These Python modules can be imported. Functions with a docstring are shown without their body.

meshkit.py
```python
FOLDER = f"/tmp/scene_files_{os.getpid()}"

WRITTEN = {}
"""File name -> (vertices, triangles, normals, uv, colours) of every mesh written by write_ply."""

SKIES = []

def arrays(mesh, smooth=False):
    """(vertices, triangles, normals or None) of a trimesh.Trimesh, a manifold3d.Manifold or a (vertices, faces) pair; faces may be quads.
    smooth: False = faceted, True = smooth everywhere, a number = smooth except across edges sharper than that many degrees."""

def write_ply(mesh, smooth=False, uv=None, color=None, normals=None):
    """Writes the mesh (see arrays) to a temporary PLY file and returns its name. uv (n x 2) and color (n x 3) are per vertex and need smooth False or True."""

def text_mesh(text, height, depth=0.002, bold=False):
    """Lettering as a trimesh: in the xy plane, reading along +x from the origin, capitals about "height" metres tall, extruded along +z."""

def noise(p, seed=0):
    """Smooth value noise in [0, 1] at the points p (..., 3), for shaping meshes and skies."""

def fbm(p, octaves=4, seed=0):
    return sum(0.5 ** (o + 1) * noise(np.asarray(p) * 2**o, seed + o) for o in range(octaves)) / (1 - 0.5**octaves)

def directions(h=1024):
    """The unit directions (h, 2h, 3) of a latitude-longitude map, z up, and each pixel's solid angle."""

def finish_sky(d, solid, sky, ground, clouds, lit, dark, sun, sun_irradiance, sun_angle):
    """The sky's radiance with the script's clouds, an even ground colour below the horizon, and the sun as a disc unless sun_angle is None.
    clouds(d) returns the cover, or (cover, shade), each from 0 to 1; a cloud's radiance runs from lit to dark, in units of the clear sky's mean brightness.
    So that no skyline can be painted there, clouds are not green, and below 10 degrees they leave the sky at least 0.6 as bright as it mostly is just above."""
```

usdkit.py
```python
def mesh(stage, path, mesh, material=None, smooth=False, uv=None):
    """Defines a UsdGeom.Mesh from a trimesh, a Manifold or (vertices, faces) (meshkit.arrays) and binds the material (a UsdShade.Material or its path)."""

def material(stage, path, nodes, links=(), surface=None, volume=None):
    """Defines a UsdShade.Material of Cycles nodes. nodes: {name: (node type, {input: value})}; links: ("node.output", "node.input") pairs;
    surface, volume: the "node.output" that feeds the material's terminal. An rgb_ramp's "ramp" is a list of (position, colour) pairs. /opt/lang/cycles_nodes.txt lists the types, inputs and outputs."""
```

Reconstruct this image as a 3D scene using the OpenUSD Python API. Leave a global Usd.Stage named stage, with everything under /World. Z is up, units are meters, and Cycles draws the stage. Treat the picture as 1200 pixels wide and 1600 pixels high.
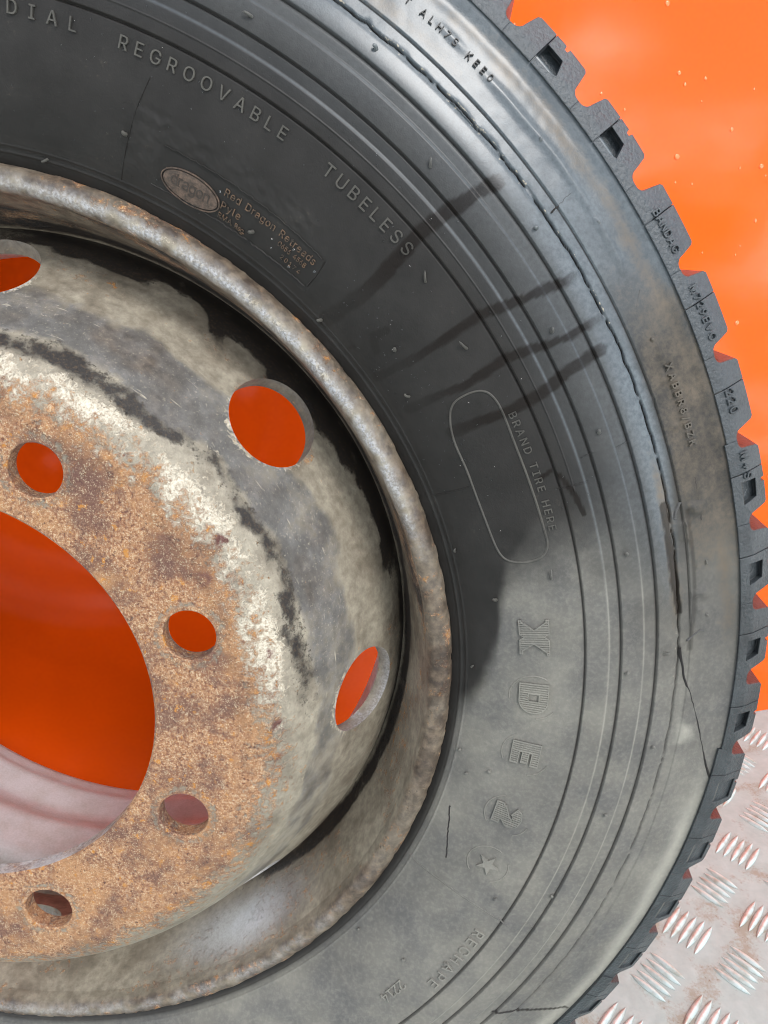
import math, random
import numpy as np, trimesh, manifold3d, usdkit, meshkit
from meshkit import fbm, noise
from scipy.interpolate import PchipInterpolator as PI
from shapely import affinity
from shapely.geometry import Polygon, LineString, Point, box
from shapely.ops import unary_union
from pxr import Usd, UsdGeom, UsdLux, UsdShade, Gf, Sdf, Vt
rnd = random.Random(7); rng = np.random.default_rng(7)
stage = Usd.Stage.CreateInMemory()
UsdGeom.SetStageUpAxis(stage, 'Z'); UsdGeom.SetStageMetersPerUnit(stage, 1.0)
UsdGeom.Xform.Define(stage, '/World'); UsdGeom.Scope.Define(stage, '/World/Looks')

# ------------------------------------------------------------------ camera, sky, sun, exposure
LEAN = math.radians(6.0)                       # the wheel leans back against the panel
ct, st = math.cos(LEAN), math.sin(LEAN)
W = np.array([[1, 0, 0], [0, ct, st], [0, -st, ct]])       # wheel axes -> world axes
CONTACT = np.array([0, .2137, -.427])                      # the wheel's lowest point, in axle coordinates
to_world = lambda p: (np.asarray(p, float) - CONTACT) @ W.T
CAM = np.array([.23983, -.37457, .21158])                  # camera in axle coordinates
M = np.array([[.9979269, .05728771, .02932626], [.04473671, -.28990089, -.95601051], [-.04626595, .95534056, -.29186276]]) @ W.T
cam_pos = to_world(CAM)
cam = UsdGeom.Camera.Define(stage, '/World/camera')
m4 = np.eye(4); m4[0, :3] = M[0]; m4[1, :3] = -M[1]; m4[2, :3] = -M[2]; m4[3, :3] = cam_pos
cam.AddTransformOp().Set(Gf.Matrix4d(m4.tolist()))
cam.CreateHorizontalApertureAttr(36.0); cam.CreateFocalLengthAttr(36.0 * 1188.5 / 1200)
cam.CreateClippingRangeAttr(Gf.Vec2f(.02, 100))
EXPOSURE = 0.92
cam.CreateExposureAttr(EXPOSURE)
PANEL_ROT = math.radians(17.9)                             # the panel is not square to the wheel: its left end is nearer
wc = W @ CONTACT
PANEL_AT = np.array([.752, .602]) - wc[:2]
PDIR = np.array([math.cos(PANEL_ROT), math.sin(PANEL_ROT)]); PNRM = np.array([PDIR[1], -PDIR[0]])

SUN = np.array([.36, -.60, .72]); SUN /= np.linalg.norm(SUN)
SUN_EL, SUN_ROT = math.asin(SUN[2]), math.atan2(SUN[0], SUN[1])
sun = UsdLux.DistantLight.Define(stage, '/World/sun')
sun.CreateIntensityAttr(.40); sun.CreateAngleAttr(18.0); sun.CreateNormalizeAttr(True); sun.CreateColorAttr(Gf.Vec3f(1, .97, .93))
zax = SUN; xax = np.cross([0, 0, 1], zax); xax /= np.linalg.norm(xax); yax = np.cross(zax, xax)
m4 = np.eye(4); m4[0, :3], m4[1, :3], m4[2, :3] = xax, yax, zax
sun.AddTransformOp().Set(Gf.Matrix4d(m4.tolist()))


class O(str):
    pass


class G:
    """A small builder of Cycles node graphs."""
    def __init__(self):
        self.nodes, self.links = {}, []

    def n(self, kind, out, **kw):
        name = f'n{len(self.nodes)}'
        self.nodes[name] = (kind, {k: v for k, v in kw.items() if not isinstance(v, O)})
        self.links += [(str(v), f'{name}.{k}') for k, v in kw.items() if isinstance(v, O)]
        return O(f'{name}.{out}')

    def pos(self, scale=(1, 1, 1), loc=(0, 0, 0)):
        return self.n('mapping', 'vector', vector=self.n('texture_coordinate', 'object'), scale=scale, location=loc)

    def noise(self, scale, detail=4, rough=.55, vec=None, dist=0.):
        return self.n('noise_texture', 'fac', vector=vec or self.n('texture_coordinate', 'object'), scale=float(scale), detail=float(detail), roughness=float(rough), distortion=float(dist))

    def voro(self, scale, feature='f1', vec=None, out='distance'):
        return self.n('voronoi_texture', out, vector=vec or self.n('texture_coordinate', 'object'), scale=float(scale), feature=feature)

    def math(self, op, a, b=0., clamp=False):
        return self.n('math', 'value', math_type=op, value1=a, value2=b, use_clamp=clamp)

    def step(self, x, a, b):
        return self.n('map_range', 'result', value=x, from_min=float(a), from_max=float(b), to_min=0., to_max=1., clamp=True)

    def lerp(self, x, a, b):
        return self.n('map_range', 'result', value=x, from_min=0., from_max=1., to_min=float(a), to_max=float(b), clamp=True)

    def mix(self, f, a, b, kind='mix'):
        return self.n('mix', 'color', mix_type=kind, fac=f, color1=a, color2=b)

    def mul(self, a, b):
        return self.math('multiply', a, b)

    def thr(self, mask, nz, w=.12):
        """A mask broken up by noise: 1 where mask > 1 - noise."""
        nz = self.n('map_range', 'result', value=nz, from_min=.27, from_max=.73, to_min=0., to_max=1., clamp=False)
        return self.step(self.math('add', mask, nz), 1 - w, 1 + w)

    def attr(self, name):
        c = self.n('attribute', 'color', attribute=name)
        s = self.n('separate_color', 'r', color=c)
        b = str(s).split('.')[0]
        return O(b + '.r'), O(b + '.g'), O(b + '.b')

    def bump(self, h, dist, strength=1., normal=None):
        kw = dict(height=h, distance=float(dist), strength=float(strength))
        if normal: kw['normal'] = normal
        return self.n('bump', 'normal', **kw)

    def done(self, name, surface=None, **kw):
        if surface is None:
            surface = self.n('principled_bsdf', 'BSDF', **kw)
        return usdkit.material(stage, '/World/Looks/' + name, self.nodes, self.links, surface=str(surface))


# sky: a bright, mostly clouded day
g = G()
sky = g.n('sky_texture', 'color', sky_type='single_scattering', sun_disc=False, sun_elevation=SUN_EL, sun_rotation=SUN_ROT, aerosol_density=.25)
d = g.n('texture_coordinate', 'generated')
SKY_OFF = (3., 14., 2.)
def sky_noise(sc, off, z=2.4, detail=6):
    return g.noise(sc, detail, .58, g.n('mapping', 'vector', vector=d, location=tuple(a + b for a, b in zip(off, SKY_OFF)), scale=(1., 1., z)))
cl = g.step(sky_noise(3.0, (0, 0, 0)), .42, .58)
sh = g.step(sky_noise(4.0, (4, 1, 2)), .40, .66)
cloud = g.mix(sh, (2.6, 2.9, 3.3), (10.5, 10.8, 11.2))
glow = g.step(sky_noise(4.2, (1.3, .4, 5.)), .52, .64)
cloud = g.mix(glow, cloud, (55., 55., 55.))
col = g.mix(cl, sky, cloud)
sky_mat = g.done('sky_clouds', surface=g.n('background_shader', 'background', color=col, strength=.10))
dome = UsdLux.DomeLight.Define(stage, '/World/sky')
UsdShade.MaterialBindingAPI.Apply(dome.GetPrim()).Bind(sky_mat)
dome.GetPrim().SetCustomDataByKey('kind', 'structure')
dome.GetPrim().SetCustomDataByKey('label', 'bright clouded daylight sky')


# ------------------------------------------------------------------ helpers
def tag(p, label=None, category=None, group=None, kind=None):
    p = p.GetPrim() if hasattr(p, 'GetPrim') else p
    for k, v in (('label', label), ('category', category), ('group', group), ('kind', kind)):
        if v: p.SetCustomDataByKey(k, v)
    return p


used = {}
def numbered(path):
    k = used.get(path, 0); used[path] = k + 1
    return path if k == 0 else f'{path}_{k:03d}'


def put(path, mesh, mat, smooth=False, masks=None, offset=None, **tags):
    """One Mesh prim; masks(v, n) returns {name: (n, 3) colours} read by the material."""
    v, f, n = meshkit.arrays(mesh, smooth)
    p = numbered(path)
    prim = UsdGeom.Mesh.Define(stage, p)
    off = np.zeros(3) if offset is None else offset
    prim.CreatePointsAttr(Vt.Vec3fArray.FromNumpy((v - off).astype(np.float32)))
    prim.CreateFaceVertexCountsAttr(Vt.IntArray.FromNumpy(np.full(len(f), 3, np.int32)))
    prim.CreateFaceVertexIndicesAttr(Vt.IntArray.FromNumpy(f.astype(np.int32).ravel()))
    prim.CreateSubdivisionSchemeAttr('none')
    if n is not None:
        prim.CreateNormalsAttr(Vt.Vec3fArray.FromNumpy(n.astype(np.float32))); prim.SetNormalsInterpolation('vertex')
    if masks:
        for k, c in masks(v, n).items():
            UsdGeom.PrimvarsAPI(prim).CreatePrimvar(k, Sdf.ValueTypeNames.Color3fArray, 'vertex').Set(Vt.Vec3fArray.FromNumpy(np.clip(c, 0, 1).astype(np.float32)))
    UsdShade.MaterialBindingAPI.Apply(prim.GetPrim()).Bind(mat)
    tag(prim, **tags)
    return p


def grid(P, closed=False):
    """Quads over an array of points (a, b, 3); closed: the first axis wraps."""
    a, b = P.shape[:2]
    idx = np.arange(a * b).reshape(a, b)
    if closed: idx = np.vstack([idx, idx[:1]])
    q = np.stack([idx[:-1, :-1], idx[:-1, 1:], idx[1:, 1:], idx[1:, :-1]], -1).reshape(-1, 4)
    return P.reshape(-1, 3), q


def sm(x, a, b):
    t = np.clip((x - a) / (b - a), 0, 1)
    return t * t * (3 - 2 * t)


def gs(x, w):
    return np.exp(-(x / w) ** 2)


def pol(v):
    return np.hypot(v[..., 0], v[..., 2]), np.degrees(np.arctan2(v[..., 2], v[..., 0]))


# ------------------------------------------------------------------ materials
def rubber(name):
    g = G()
    dust, painted_sheen, wet = g.attr('mask_a')  # second channel: sky sheen on the shoulder, painted as colour and gloss
    brown, latex, dry = g.attr('mask_b')
    n1, n2, n3 = g.noise(420, 5, .65), g.noise(55, 5, .6), g.noise(13, 4, .55)
    nn = g.noise(1500, 2, .6)
    c = g.mix(g.step(n2, .3, .7), (.0105, .0095, .0085), (.0180, .0166, .0152))
    n5 = g.noise(30, 3, .5, dist=.4)
    dcol = g.mix(g.step(n3, .36, .64), (.106, .102, .092), (.170, .162, .140))
    dcol = g.mix(g.mul(g.step(n5, .40, .68), .65), dcol, (.074, .074, .075))
    dcol = g.mix(g.mul(g.step(n2, .52, .70), .12), dcol, (.21, .20, .168))
    dcol = g.mix(g.mul(g.step(n1, .45, .75), .22), dcol, (.28, .265, .225))
    df = g.mul(dust, g.lerp(g.step(g.math('add', g.mul(n2, .6), g.mul(n1, .4)), .32, .62), .84, 1.))
    c = g.mix(df, c, dcol)
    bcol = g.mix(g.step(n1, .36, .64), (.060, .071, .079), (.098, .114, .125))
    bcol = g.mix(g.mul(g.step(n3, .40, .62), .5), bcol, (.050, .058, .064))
    bf = painted_sheen
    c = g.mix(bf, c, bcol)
    c = g.mix(g.mul(dry, g.lerp(n1, .6, 1.)), c, (.31, .30, .255))
    brf = g.thr(brown, g.mul(g.math('add', g.mul(n1, .5), g.mul(n2, .5)), .95), .30)
    c = g.mix(g.mul(brf, .85), c, g.mix(n2, (.052, .042, .031), (.135, .108, .078)))
    lf = g.thr(latex, g.mul(n1, .8), .16)
    c = g.mix(lf, c, (.42, .36, .27))
    wf = g.math('multiply', wet, .80)
    c = g.mix(wf, c, (.0075, .0056, .0045))
    ro = g.lerp(dust, .50, .82)
    ro = g.math('subtract', ro, g.mul(painted_sheen, .16))
    ro = g.math('subtract', ro, g.mul(wet, .12))
    ro = g.math('add', ro, g.mul(g.math('subtract', n1, .5), .25))
    h = g.math('add', g.mul(n1, .5), g.math('add', g.mul(nn, .35), g.mul(n2, .30)))
    nor = g.bump(h, .00045, .55)
    return g.done(name, base_color=c, roughness=ro, specular_ior_level=g.math('subtract', .24, g.mul(wet, .12)), coat_weight=g.math('multiply', painted_sheen, .38), coat_roughness=.24, normal=nor)


def steel(name):
    """Old painted steel; mask_a = rust, flaking white paint, grime with painted shade; mask_b = clean grey paint, beige dirt and painted shade, bare light edge and painted light."""
    g = G()
    rust, white, grime_shade = g.attr('mask_a')
    grey, beige, edge = g.attr('mask_b')
    nA, nB, nC = g.noise(650, 6, .7), g.noise(190, 6, .65), g.noise(45, 5, .6)
    nD, nE = g.noise(1400, 3, .6), g.noise(330, 5, .7, dist=.6)
    nS = g.noise(38, 5, .62, g.pos((1., 1., 1.), (3., 1., 7.)))
    c = g.mix(g.step(nB, .35, .68), (.225, .198, .152), (.380, .345, .270))              # beige dirty paint
    c = g.mix(g.mul(g.step(nC, .46, .64), .5), c, (.120, .096, .068))
    gcol = g.mix(g.step(nB, .35, .7), (.105, .102, .100), (.185, .178, .170))
    gcol = g.mix(g.step(nA, .575, .66), gcol, (.36, .33, .27))
    gcol = g.mix(g.mul(g.step(nC, .44, .60), .55), gcol, (.070, .065, .056))
    c = g.mix(g.thr(grey, g.mul(g.math('add', g.mul(nC, .6), g.mul(nB, .4)), .9), .22), c, gcol)
    # circular scratches; distance from the axle also orders the rust
    xyz = g.n('texture_coordinate', 'object')
    sp = g.n('separate_xyz', 'x', vector=xyz); sb = str(sp).split('.')[0]
    xx, zz = O(sb + '.x'), g.math('subtract', O(sb + '.z'), .427)
    rad = g.math('sqrt', g.math('add', g.mul(xx, xx), g.mul(zz, zz)))
    ang = g.math('arctan2', zz, xx)
    pv = g.n('combine_xyz', 'vector', x=g.mul(rad, 620.), y=g.mul(ang, 7.5), z=0.)
    scr = g.step(g.noise(1., 3, .55, pv), .655, .70)
    c = g.mix(g.mul(g.mul(scr, grey), .8), c, (.52, .47, .37))
    c = g.mix(g.mul(beige, g.lerp(g.step(nC, .36, .6), .72, 1.)), c, g.mix(g.step(nB, .38, .66), (.045, .031, .022), (.145, .106, .072)))
    # flaking pale paint
    wcol = g.mix(g.step(nA, .42, .60), (.62, .565, .46), (.36, .31, .235))
    wf = g.thr(white, g.math('add', g.mul(nC, .30), g.math('add', g.mul(nE, .42), g.mul(nA, .28))), .05)
    c = g.mix(wf, c, wcol)
    # dark specks among the flakes
    sf = g.thr(g.mul(grime_shade, .55), g.math('add', g.mul(nA, .6), g.mul(nB, .4)), .10)
    c = g.mix(sf, c, (.045, .038, .028))
    # rust
    r1 = g.n('rgb_ramp', 'color', fac=nA, ramp=[(0, (.060, .022, .014)), (.38, (.13, .055, .036)), (.46, (.27, .125, .066)), (.52, (.43, .245, .125)), (.58, (.55, .41, .27)), (.66, (.66, .57, .43)), (1, (.74, .67, .54))])
    r2 = g.n('rgb_ramp', 'color', fac=nE, ramp=[(0, (.10, .040, .030)), (.40, (.17, .075, .055)), (.50, (.36, .155, .070)), (.58, (.47, .25, .12)), (1, (.55, .40, .25))])
    rc = g.mix(.42, r1, r2)
    rc = g.mix(g.mul(g.step(nC, .46, .60), .70), rc, (.125, .060, .050))                  # purple brown patches
    rc = g.mix(g.mul(g.step(nS, .50, .62), .62), rc, (.46, .245, .110))                   # orange clouds
    rc = g.mix(g.mul(g.step(nB, .60, .66), .8), rc, (.56, .235, .030))                   # bright spots
    rc = g.mix(g.mul(g.n('map_range', 'result', value=g.math('absolute', g.math('subtract', rad, .160)), from_min=.002, from_max=.012, to_min=.60, to_max=0., clamp=True), g.step(nB, .36, .58)), rc, (.43, .235, .115))
    rc = g.mix(g.mul(g.n('map_range', 'result', value=g.math('absolute', g.math('subtract', rad, .148)), from_min=.003, from_max=.013, to_min=.60, to_max=0., clamp=True), g.step(nC, .42, .58)), rc, (.135, .066, .054))
    rc = g.mix(1., rc, (.86, .84, .82), 'multiply')
    rf = g.thr(rust, g.math('add', g.mul(nB, .5), g.mul(nE, .5)), .12)
    c = g.mix(rf, c, rc)
    c = g.mix(g.mul(g.step(g.math('add', g.mul(nD, .65), g.mul(nE, .35)), .545, .60), g.mul(rf, .5)), c, (.66, .56, .39))
    c = g.mix(g.mul(g.step(g.math('add', g.mul(nA, .6), g.mul(nB, .4)), .435, .385), g.mul(rf, .8)), c, (.075, .032, .024))
    # purple scabs where the paint has blistered off
    ps = g.mul(g.step(g.voro(42, 'smooth_f1'), .20, .13), g.step(nB, .45, .55))
    c = g.mix(g.mul(ps, g.step(white, .2, .5)), c, (.13, .055, .045))
    gr = g.thr(grime_shade, g.mul(g.math('add', g.mul(nC, .6), g.mul(nB, .4)), .8), .16)
    c = g.mix(g.mul(gr, g.lerp(g.step(grime_shade, .45, .7), .45, 1.)), c, g.mix(g.step(nA, .5, .7), (.016, .013, .011), (.075, .05, .03)))
    crk0 = g.step(g.n('voronoi_texture', 'distance', vector=g.n('texture_coordinate', 'object'), scale=210., feature='distance_to_edge'), .02, .12)
    crk = g.math('maximum', crk0, g.step(white, .25, .1))
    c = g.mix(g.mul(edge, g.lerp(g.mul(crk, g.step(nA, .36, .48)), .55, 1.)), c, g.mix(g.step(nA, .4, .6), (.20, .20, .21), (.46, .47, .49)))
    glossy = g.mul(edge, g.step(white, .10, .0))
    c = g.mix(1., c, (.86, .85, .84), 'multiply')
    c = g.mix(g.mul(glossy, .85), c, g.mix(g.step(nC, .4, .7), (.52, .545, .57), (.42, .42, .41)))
    ro = g.lerp(nA, .42, .78)
    ro = g.math('subtract', ro, g.mul(grey, .10))
    ro = g.math('add', ro, g.mul(rf, .25), True)
    ro = g.math('subtract', ro, g.mul(glossy, .30), True)
    rough = g.math('add', g.lerp(glossy, .25, .03), g.math('add', rf, g.mul(white, .9)))
    h = g.mul(g.math('add', g.math('add', g.mul(nA, .55), g.mul(nD, .2)), g.math('add', g.mul(nE, .55), g.mul(wf, .16))), rough)
    nor = g.bump(h, .0011, .75)
    return g.done(name, base_color=c, roughness=ro, specular_ior_level=.45, normal=nor)


RUBBER = rubber('weathered_tyre_rubber')
STEEL = steel('rusty_painted_steel')
g = G()
RUBBER_PLAIN = g.done('black_rubber', base_color=g.mix(g.noise(90), (.030, .029, .028), (.06, .058, .055)), roughness=.6, normal=g.bump(g.noise(500, 5), .0004, .5))
g = G()
n1, n2 = g.noise(430, 5, .7), g.noise(60, 4)
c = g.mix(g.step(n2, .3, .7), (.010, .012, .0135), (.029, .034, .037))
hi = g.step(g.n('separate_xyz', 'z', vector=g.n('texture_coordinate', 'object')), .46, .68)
c = g.mix(g.mul(hi, g.lerp(g.step(n1, .35, .6), .30, 1.)), c, (.040, .048, .054))  # higher blocks paler and bluer: sky sheen painted into the colour
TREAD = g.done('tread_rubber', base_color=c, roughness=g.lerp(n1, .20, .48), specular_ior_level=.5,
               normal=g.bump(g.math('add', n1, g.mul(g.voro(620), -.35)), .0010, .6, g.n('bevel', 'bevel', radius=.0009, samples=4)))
g = G()
PRINT = g.done('brown_print', base_color=g.mix(g.step(g.noise(700, 4), .42, .56), (.026, .020, .015), (.110, .066, .038)), roughness=.6)
g = G()
OVAL = g.done('brown_stamp', base_color=g.mix(g.step(g.noise(420, 5, .7), .40, .62), (.040, .028, .021), (.105, .070, .050)), roughness=.55, normal=g.bump(g.noise(900, 3), .0004, .6))
g = G()
n1, n2 = g.noise(3.0, 3, .5), g.noise(240, 4)
PAINT = g.done('orange_gloss_paint', base_color=g.mix(g.step(n2, .3, .75), (.93, .086, .002), (.96, .096, .003)), roughness=g.lerp(g.noise(30, 4), .08, .13), specular_ior_level=.24,
               coat_weight=.10, coat_roughness=.02, normal=g.bump(g.math('add', n1, g.mul(g.noise(14, 2), .12)), .02, .10))
g = G()
DROP = g.done('water_drop', base_color=(1., 1., 1.), roughness=.02, ior=1.33, transmission_weight=1.)
g = G()
DROP2 = g.done('orange_water_drop', base_color=(.95, .15, .015), roughness=.03, specular_ior_level=.6, coat_weight=1.)
g = G()
n1, n2, n3, n4 = g.noise(7, 5, .62), g.noise(60, 6, .65), g.noise(420, 5, .7), g.noise(21, 5, .6)
c = g.mix(g.step(n2, .3, .7), (.265, .355, .345), (.345, .440, .430))
dirt = g.thr(g.step(n4, .42, .72), g.mul(g.math('add', g.mul(n2, .55), g.mul(n3, .45)), .95), .22)
c = g.mix(g.mul(dirt, .75), c, (.20, .175, .125))
c = g.mix(g.mul(g.step(n3, .62, .70), g.step(n4, .5, .6)), c, (.10, .075, .05))
FLOOR = g.done('aluminium_tread_plate', base_color=c, metallic=g.lerp(dirt, .25, .0), roughness=g.lerp(n2, .50, .70), specular_ior_level=.5, normal=g.bump(g.math('add', n2, g.mul(n3, .5)), .0008, .5))
g = G()
BAR = g.done('worn_aluminium', base_color=g.mix(g.step(g.noise(70, 5, .6), .46, .68), (.50, .60, .59), (.36, .36, .31)), metallic=.4, roughness=g.lerp(g.noise(300), .28, .5), normal=g.bump(g.noise(500, 4), .0004, .5))

# ------------------------------------------------------------------ tread plate floor
FW, FD, FN = (-1.7, 1.9), 1.0, -2.2
fx = np.linspace(FW[0], FW[1], 37); fy = np.linspace(FN, FD - .001, 27)
P = np.stack([*np.meshgrid(fx, fy, indexing='ij'), np.zeros((37, 27))], -1)
P[..., 2] = (fbm(P * 3, 2, 3) - .5) * .0015 - .0006
v, q = grid(P)
put('/World/floor', (v, q[:, ::-1] if False else q), FLOOR, True, kind='structure', label='white aluminium five-bar tread plate floor with brown dirt')


def bar(c, ang, L=.036, w=.0031, h=.0026):
    t = np.linspace(-1, 1, 9)
    half = w * (1 - np.abs(t) ** 2.2) ** .8
    hh = h * (1 - np.abs(t) ** 2.6)
    rows = []
    for k, s in enumerate((-1, -.55, 0, .55, 1)):
        z = np.array([-.0004, .72, 1, .72, -.0004][k]) * (hh if 0 < k < 4 else np.ones(9)) * (1 if 0 < k < 4 else 1)
        rows.append(np.stack([t * L / 2, half * s, z], -1))
    P = np.stack(rows, 1)
    a = math.radians(ang)
    R = np.array([[math.cos(a), -math.sin(a), 0], [math.sin(a), math.cos(a), 0], [0, 0, 1]])
    v, q = grid(P @ R.T + np.array([c[0], c[1], 0]))
    return v, q


def in_view(p, mg=60):
    c = M @ (np.asarray(p) - cam_pos)
    if c[2] < .05: return False
    x, y = 600 + 1188.5 * c[0] / c[2], 800 + 1188.5 * c[1] / c[2]
    return -mg < x < 1200 + mg and -mg < y < 1600 + mg and (x > 880 or p[1] > .45) and x > 820


va, vb = np.array([.0080, .0970]), np.array([.0830, .0135])
org = np.array([.5740, .015])
single, rest = [], []
for i in range(-20, 16):
    for j in range(-14, 10):
        for ang, off in ((-44.4, (0, 0)), (49.7, (-.0385, .0405))):
            c0 = org + i * vb + j * va + np.array(off)
            a = math.radians(ang); perp = np.array([-math.sin(a), math.cos(a)])
            for k in range(-2, 3):
                c = c0 + perp * k * (.0088 if ang < 0 else .0084) + np.array([math.cos(a), math.sin(a)]) * (k % 2) * .0012
                if not (FW[0] + .05 < c[0] < FW[1] - .05 and FN + .8 < c[1] < FD) or (c - PANEL_AT) @ PNRM < .022: continue
                (single if in_view((c[0], c[1], 0)) else rest).append(bar(c, ang + rnd.uniform(-1, 1), .037 if ang < 0 else .044, h=.0025 * rnd.uniform(.85, 1.1)))
for b in single[:300]:
    put('/World/floor/raised_bar', b, BAR, True)
rest += single[300:]
va_, fa_, o_ = [], [], 0
for v, f in rest:
    va_.append(v); fa_.append(f + o_); o_ += len(v)
put('/World/floor/raised_bars', (np.vstack(va_), np.vstack(fa_)), BAR, True, kind='stuff')

# ------------------------------------------------------------------ orange panel
panel = UsdGeom.Xform.Define(stage, '/World/orange_panel'); panel.AddTranslateOp().Set(Gf.Vec3d(*PANEL_AT, 0)); panel.AddRotateZOp().Set(math.degrees(PANEL_ROT))
tag(panel, 'glossy orange painted metal panel standing behind the wheel', 'panel')
bx = trimesh.creation.box((3.2, .03, 1.75)); bx.apply_translation((-.35, .015, .8754))
put('/World/orange_panel/sheet', bx, PAINT)
dv, df, do = [], [], 0
unit = trimesh.creation.icosphere(2)
for k in range(300):
    x, z = rnd.uniform(-.55, .35), rnd.uniform(.10, 1.15)
    r = .0011 + .0022 * rnd.random() ** 3
    v = unit.vertices * np.array([r * rnd.uniform(.85, 1.1), r * .42, r * rnd.uniform(.9, 1.25)]) + np.array([x, -.0001, z])
    dv.append(v); df.append(unit.faces + do); do += len(v)
put('/World/orange_panel/rain_drops', (np.vstack(dv), np.vstack(df)), DROP2, True, kind='stuff')

# ------------------------------------------------------------------ the wheel
wheel = UsdGeom.Xform.Define(stage, '/World/truck_wheel')
m4 = np.eye(4); m4[:3, :3] = W.T
wheel.AddTransformOp().Set(Gf.Matrix4d(m4.tolist()))
tag(wheel, 'worn retreaded truck wheel with rusty eight-hole rim leaning on the orange panel', 'wheel')
WP = '/World/truck_wheel'
part = lambda name, mesh, mat, smooth=False, masks=None, **t: put(f'{WP}/{name}', mesh, mat, smooth, masks, CONTACT, **t)

# ---- tyre profile: y (towards the panel) over radius
SR = [.255, .2625, .2665, .275, .29, .31, .329, .347, .364, .3765, .39, .400, .4135, .427]
SY = [.006, .001, -.0015, -.0075, -.0145, -.0190, -.0212, -.0218, -.0200, -.0162, -.0120, -.0092, -.0062, .0000]
SIDE = PI(SR, SY); DSIDE = SIDE.derivative()


def ribs(r):
    h = .0009 * (sm(r, .3287, .3292) - sm(r, .3392, .3412)) + .0009 * (sm(r, .3464, .3470) - sm(r, .3566, .3588)) + .0010 * sm(r, .3645, .3651)
    for c in (.3286, .3462, .3643):
        h -= .0009 * gs(r - c, .0005)
    return h - .0006 * sm(r, .3735, .3752)


def on_tyre(r, th, h=0.):
    """Point on the sidewall at radius r (m), angle th (degrees), lifted h off it."""
    r = np.asarray(r, float); a = np.radians(th); d = DSIDE(r); L = np.sqrt(1 + d * d)
    hh = h + ribs(r)
    rr, y = r + hh * d / L, SIDE(r) - hh / L
    return np.stack([rr * np.cos(a), y + 0 * a, rr * np.sin(a)], -1)


RUNS = [  # water runs and stains on the rubber: half width (mm), then (radius mm, angle)
    (4.2, [(368, 43.4), (359.6, 43.8), (344.4, 44.3), (327.4, 44.6), (306, 44.2), (291, 44.4), (272, 45.2)]),
    (2.8, [(372, 35.4), (364, 35.6), (346, 36.2), (329, 37.0), (308, 36.9), (291, 37.1), (273, 37.6)]),
    (2.6, [(373, 32.0), (358, 32.0), (341, 32.6), (329, 33.0), (308, 32.7), (292, 33.1), (278, 33.2)]),
    (3.2, [(368, 30.1), (351, 29.8), (338, 29.3), (321, 29.0), (305, 29.2), (291, 29.4)]),
    (2.4, [(281, 39.7), (284, 41.0), (291, 40.6)]), (1.2, [(271, 41.6), (274, 41.3)]),
    (1.7, [(330, 22.5), (334, 20.5), (336, 18.6)]), (1.6, [(327, 23.0), (321, 22.6)]),
    (1.3, [(363, -35.0), (378, -33.6), (393, -32.6), (405, -31.8)]),
    (1.6, [(414, .2), (417, -2.0), (415.5, -3.2), (420, -4.6)]),
    (2.4, [(373.5, 17.5), (374, 12), (376, 8.8)]), (1.4, [(384.5, 16.5), (385, 12.0), (384, 8.5), (382, 5.5)]),
]


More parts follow.
